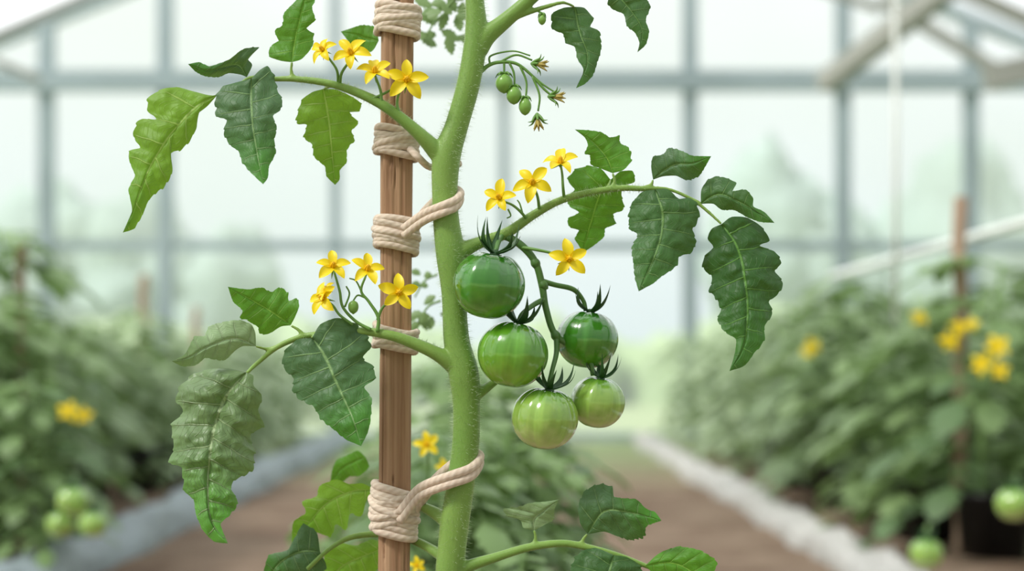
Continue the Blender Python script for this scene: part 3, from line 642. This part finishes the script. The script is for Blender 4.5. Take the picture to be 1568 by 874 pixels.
beam(mb,A(1440,-30,9.2),A(1640,60,9.2),.08); beam(mb,A(1510,120,8.5),A(1650,88,8.5),.12,.14)
beam(mb,A(-60,80,10),A(165,-20,10.6),.07); beam(mb,A(-40,80,10.6),A(60,122,10.6),.05)
mb.obj('trim_3',[bracem],smooth=False)
# ------------------------------------------------------------------ ground
t=NT('path_soil'); co=t.coord(); n=t.noise(co,3,6,.65); n2=t.noise(co,30,5,.7)
c=t.mix(t.mr(n,.3,.7),(0.17,0.115,0.082),(0.33,0.25,0.185)); c=t.mix(t.m('MULTIPLY',n2,.5),c,(0.12,0.08,0.055))
geo=t.n('ShaderNodeNewGeometry'); sp=t.n('ShaderNodeSeparateXYZ'); t.t.links.new(geo.outputs['Position'],sp.inputs[0])
far_haze=t.m('MULTIPLY',t.mr(sp.outputs[1],5.5,9.5),t.mr(n,.25,.6,.5,1.0))
c=t.mix(far_haze,c,(0.27,0.34,0.18))  # greenish distance haze mixed into the soil colour toward the far end
soilm=t.pbr(c,.95,t.bump(n2,.8,.02),spec=.1)
mb=MB(); N=60; vs=[];fs=[]
for i in range(N+1):
    for j in range(N*2+1):
        x=-HWID+2*HWID*i/N; y=YF+(WY-YF)*j/(2*N); z=.02*noise.noise(Vector((x*2,y*2,0)))+.012*noise.noise(Vector((x*7,y*7,3)))-.01
        if x<-1.3: z+=.05*min(1,(-1.3-x)/.2)
        if x>1.0: z+=.05*min(1,(x-1.0)/.2)
        vs.append((x,y,z))
W=2*N+1
for i in range(N):
    for j in range(2*N): a=i*W+j; fs.append((a,a+W,a+W+1,a+1))
mb.add(vs,fs); mb.obj('floor',[soilm])
def ridge(name,x0,w,h,col,seed,amp):
    mb=MB(); vs=[];fs=[];NY=260;NX=14
    for i in range(NY+1):
        y=-.5+(WY-.3+.5)*i/NY; wob=amp*noise.noise(Vector((0,y*1.1,seed)))
        for k in range(NX+1):
            a=math.pi*k/NX; r_=1+.35*noise.noise(Vector((math.cos(a)*1.5,y*3.5,seed+4)))+.2*noise.noise(Vector((math.cos(a)*4,y*9,seed+8)))
            vs.append((x0+wob-math.cos(a)*w/2*r_,y,-.02+math.sin(a)**.8*h*r_))
    for i in range(NY):
        for k in range(NX): a=i*(NX+1)+k; fs.append((a,a+1,a+NX+2,a+NX+1))
    mb.add(vs,fs); mb.obj(name,[simple(name+'_plastic',col,.55,.3,5,.4,.01)])
ridge('mulch_film_edging',-1.30,.21,.11,(0.27,0.32,0.34),1.0,.06)
ridge('bed_edging',1.02,.15,.10,(0.42,0.41,0.39),7.0,.05)
# outside
grassm=simple('lawn_grass',(0.36,0.44,0.22),.9,.2,.5)
mb=MB(); mb.add([(-60,-40,-.06),(60,-40,-.06),(60,70,-.06),(-60,70,-.06)],[(0,1,2,3)]); mb.obj('lawn',[grassm],smooth=False)
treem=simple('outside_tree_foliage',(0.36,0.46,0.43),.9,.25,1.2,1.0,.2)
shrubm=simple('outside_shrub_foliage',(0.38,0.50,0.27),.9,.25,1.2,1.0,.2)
random.seed(3); mb=MB()
def blob(c,r,sz,mi=0):
    n1,n2=20,28; vs=[];fs=[]
    for i in range(n1+1):
        for k in range(n2):
            th=math.pi*i/n1; ph=2*math.pi*k/n2; d=Vector((math.sin(th)*math.cos(ph),math.sin(th)*math.sin(ph),math.cos(th)))
            rr=r*(1+.35*noise.noise(d*2+Vector(c)))*(1+.15*noise.noise(d*6+Vector(c))); vs.append(Vector(c)+Vector((d.x*rr,d.y*rr,d.z*rr*sz)))
    for i in range(n1):
        for k in range(n2): fs.append((i*n2+k,(i+1)*n2+k,(i+1)*n2+(k+1)%n2,i*n2+(k+1)%n2))
    mb.add(vs,fs,None,mi)
for k in range(26):
    x=-14+28*k/25; blob((x,24+random.uniform(-1,2),.3),random.uniform(.8,1.3),random.uniform(.7,1.0),1)
for (x,z,r,s) in [(4.9,2.7,1.2,1.5),(6.0,2.2,1.1,1.4),(-5.6,1.6,1.3,1.3),(-7.2,2.2,1.4,1.1),(8.5,2.6,1.5,1.3),(-9,2.,1.6,1.2)]:
    blob((x,27,z),r,s,0)
mb.obj('outside_tree_line',[treem,shrubm])
# ------------------------------------------------------------------ light
w=bpy.data.worlds.new('sky'); scene.world=w; w.use_nodes=True; nt=w.node_tree; nt.nodes.clear()
nn=nt.nodes.new; L=nt.links.new
o=nn('ShaderNodeOutputWorld'); b=nn('ShaderNodeBackground'); tcn=nn('ShaderNodeTexCoord'); sx=nn('ShaderNodeSeparateXYZ'); rp=nn('ShaderNodeValToRGB')
L(tcn.outputs['Generated'],sx.inputs[0]); L(sx.outputs[2],rp.inputs[0])
rp.color_ramp.elements[0].position=0; rp.color_ramp.elements[0].color=(.76,.86,.91,1); rp.color_ramp.elements[1].position=.22; rp.color_ramp.elements[1].color=(.97,.99,1.0,1)
L(rp.outputs[0],b.inputs[0])
m1=nn('ShaderNodeMath'); m1.operation='MULTIPLY_ADD'; L(sx.outputs[1],m1.inputs[0]); m1.inputs[1].default_value=0.32; m1.inputs[2].default_value=0.74
m2=nn('ShaderNodeMath'); m2.operation='MAXIMUM'; L(sx.outputs[2],m2.inputs[0]); m2.inputs[1].default_value=0
m3=nn('ShaderNodeMath'); m3.operation='MULTIPLY_ADD'; L(m2.outputs[0],m3.inputs[0]); m3.inputs[1].default_value=0.30; L(m1.outputs[0],m3.inputs[2])
L(m3.outputs[0],b.inputs[1]); L(b.outputs[0],o.inputs[0])
sun=bpy.data.lights.new('sun','SUN'); sun.energy=4.9; sun.angle=math.radians(12); sun.color=(1,.965,.90)
so_=link(bpy.data.objects.new('sun',sun)); so_.rotation_euler=Vector((.75,.50,-1.0)).to_track_quat('-Z','Y').to_euler()
# ------------------------------------------------------------------ camera
cam=bpy.data.cameras.new('camera'); co_=link(bpy.data.objects.new('camera',cam)); co_.location=(0,-D,CAMZ); co_.rotation_euler=(math.radians(90),0,0)
cam.sensor_width=36; cam.lens=36*D/0.9; cam.shift_y=(HZ-437)/1568.0
cam.dof.use_dof=True; cam.dof.focus_distance=D-.01; cam.dof.aperture_fstop=2.9
scene.camera=co_
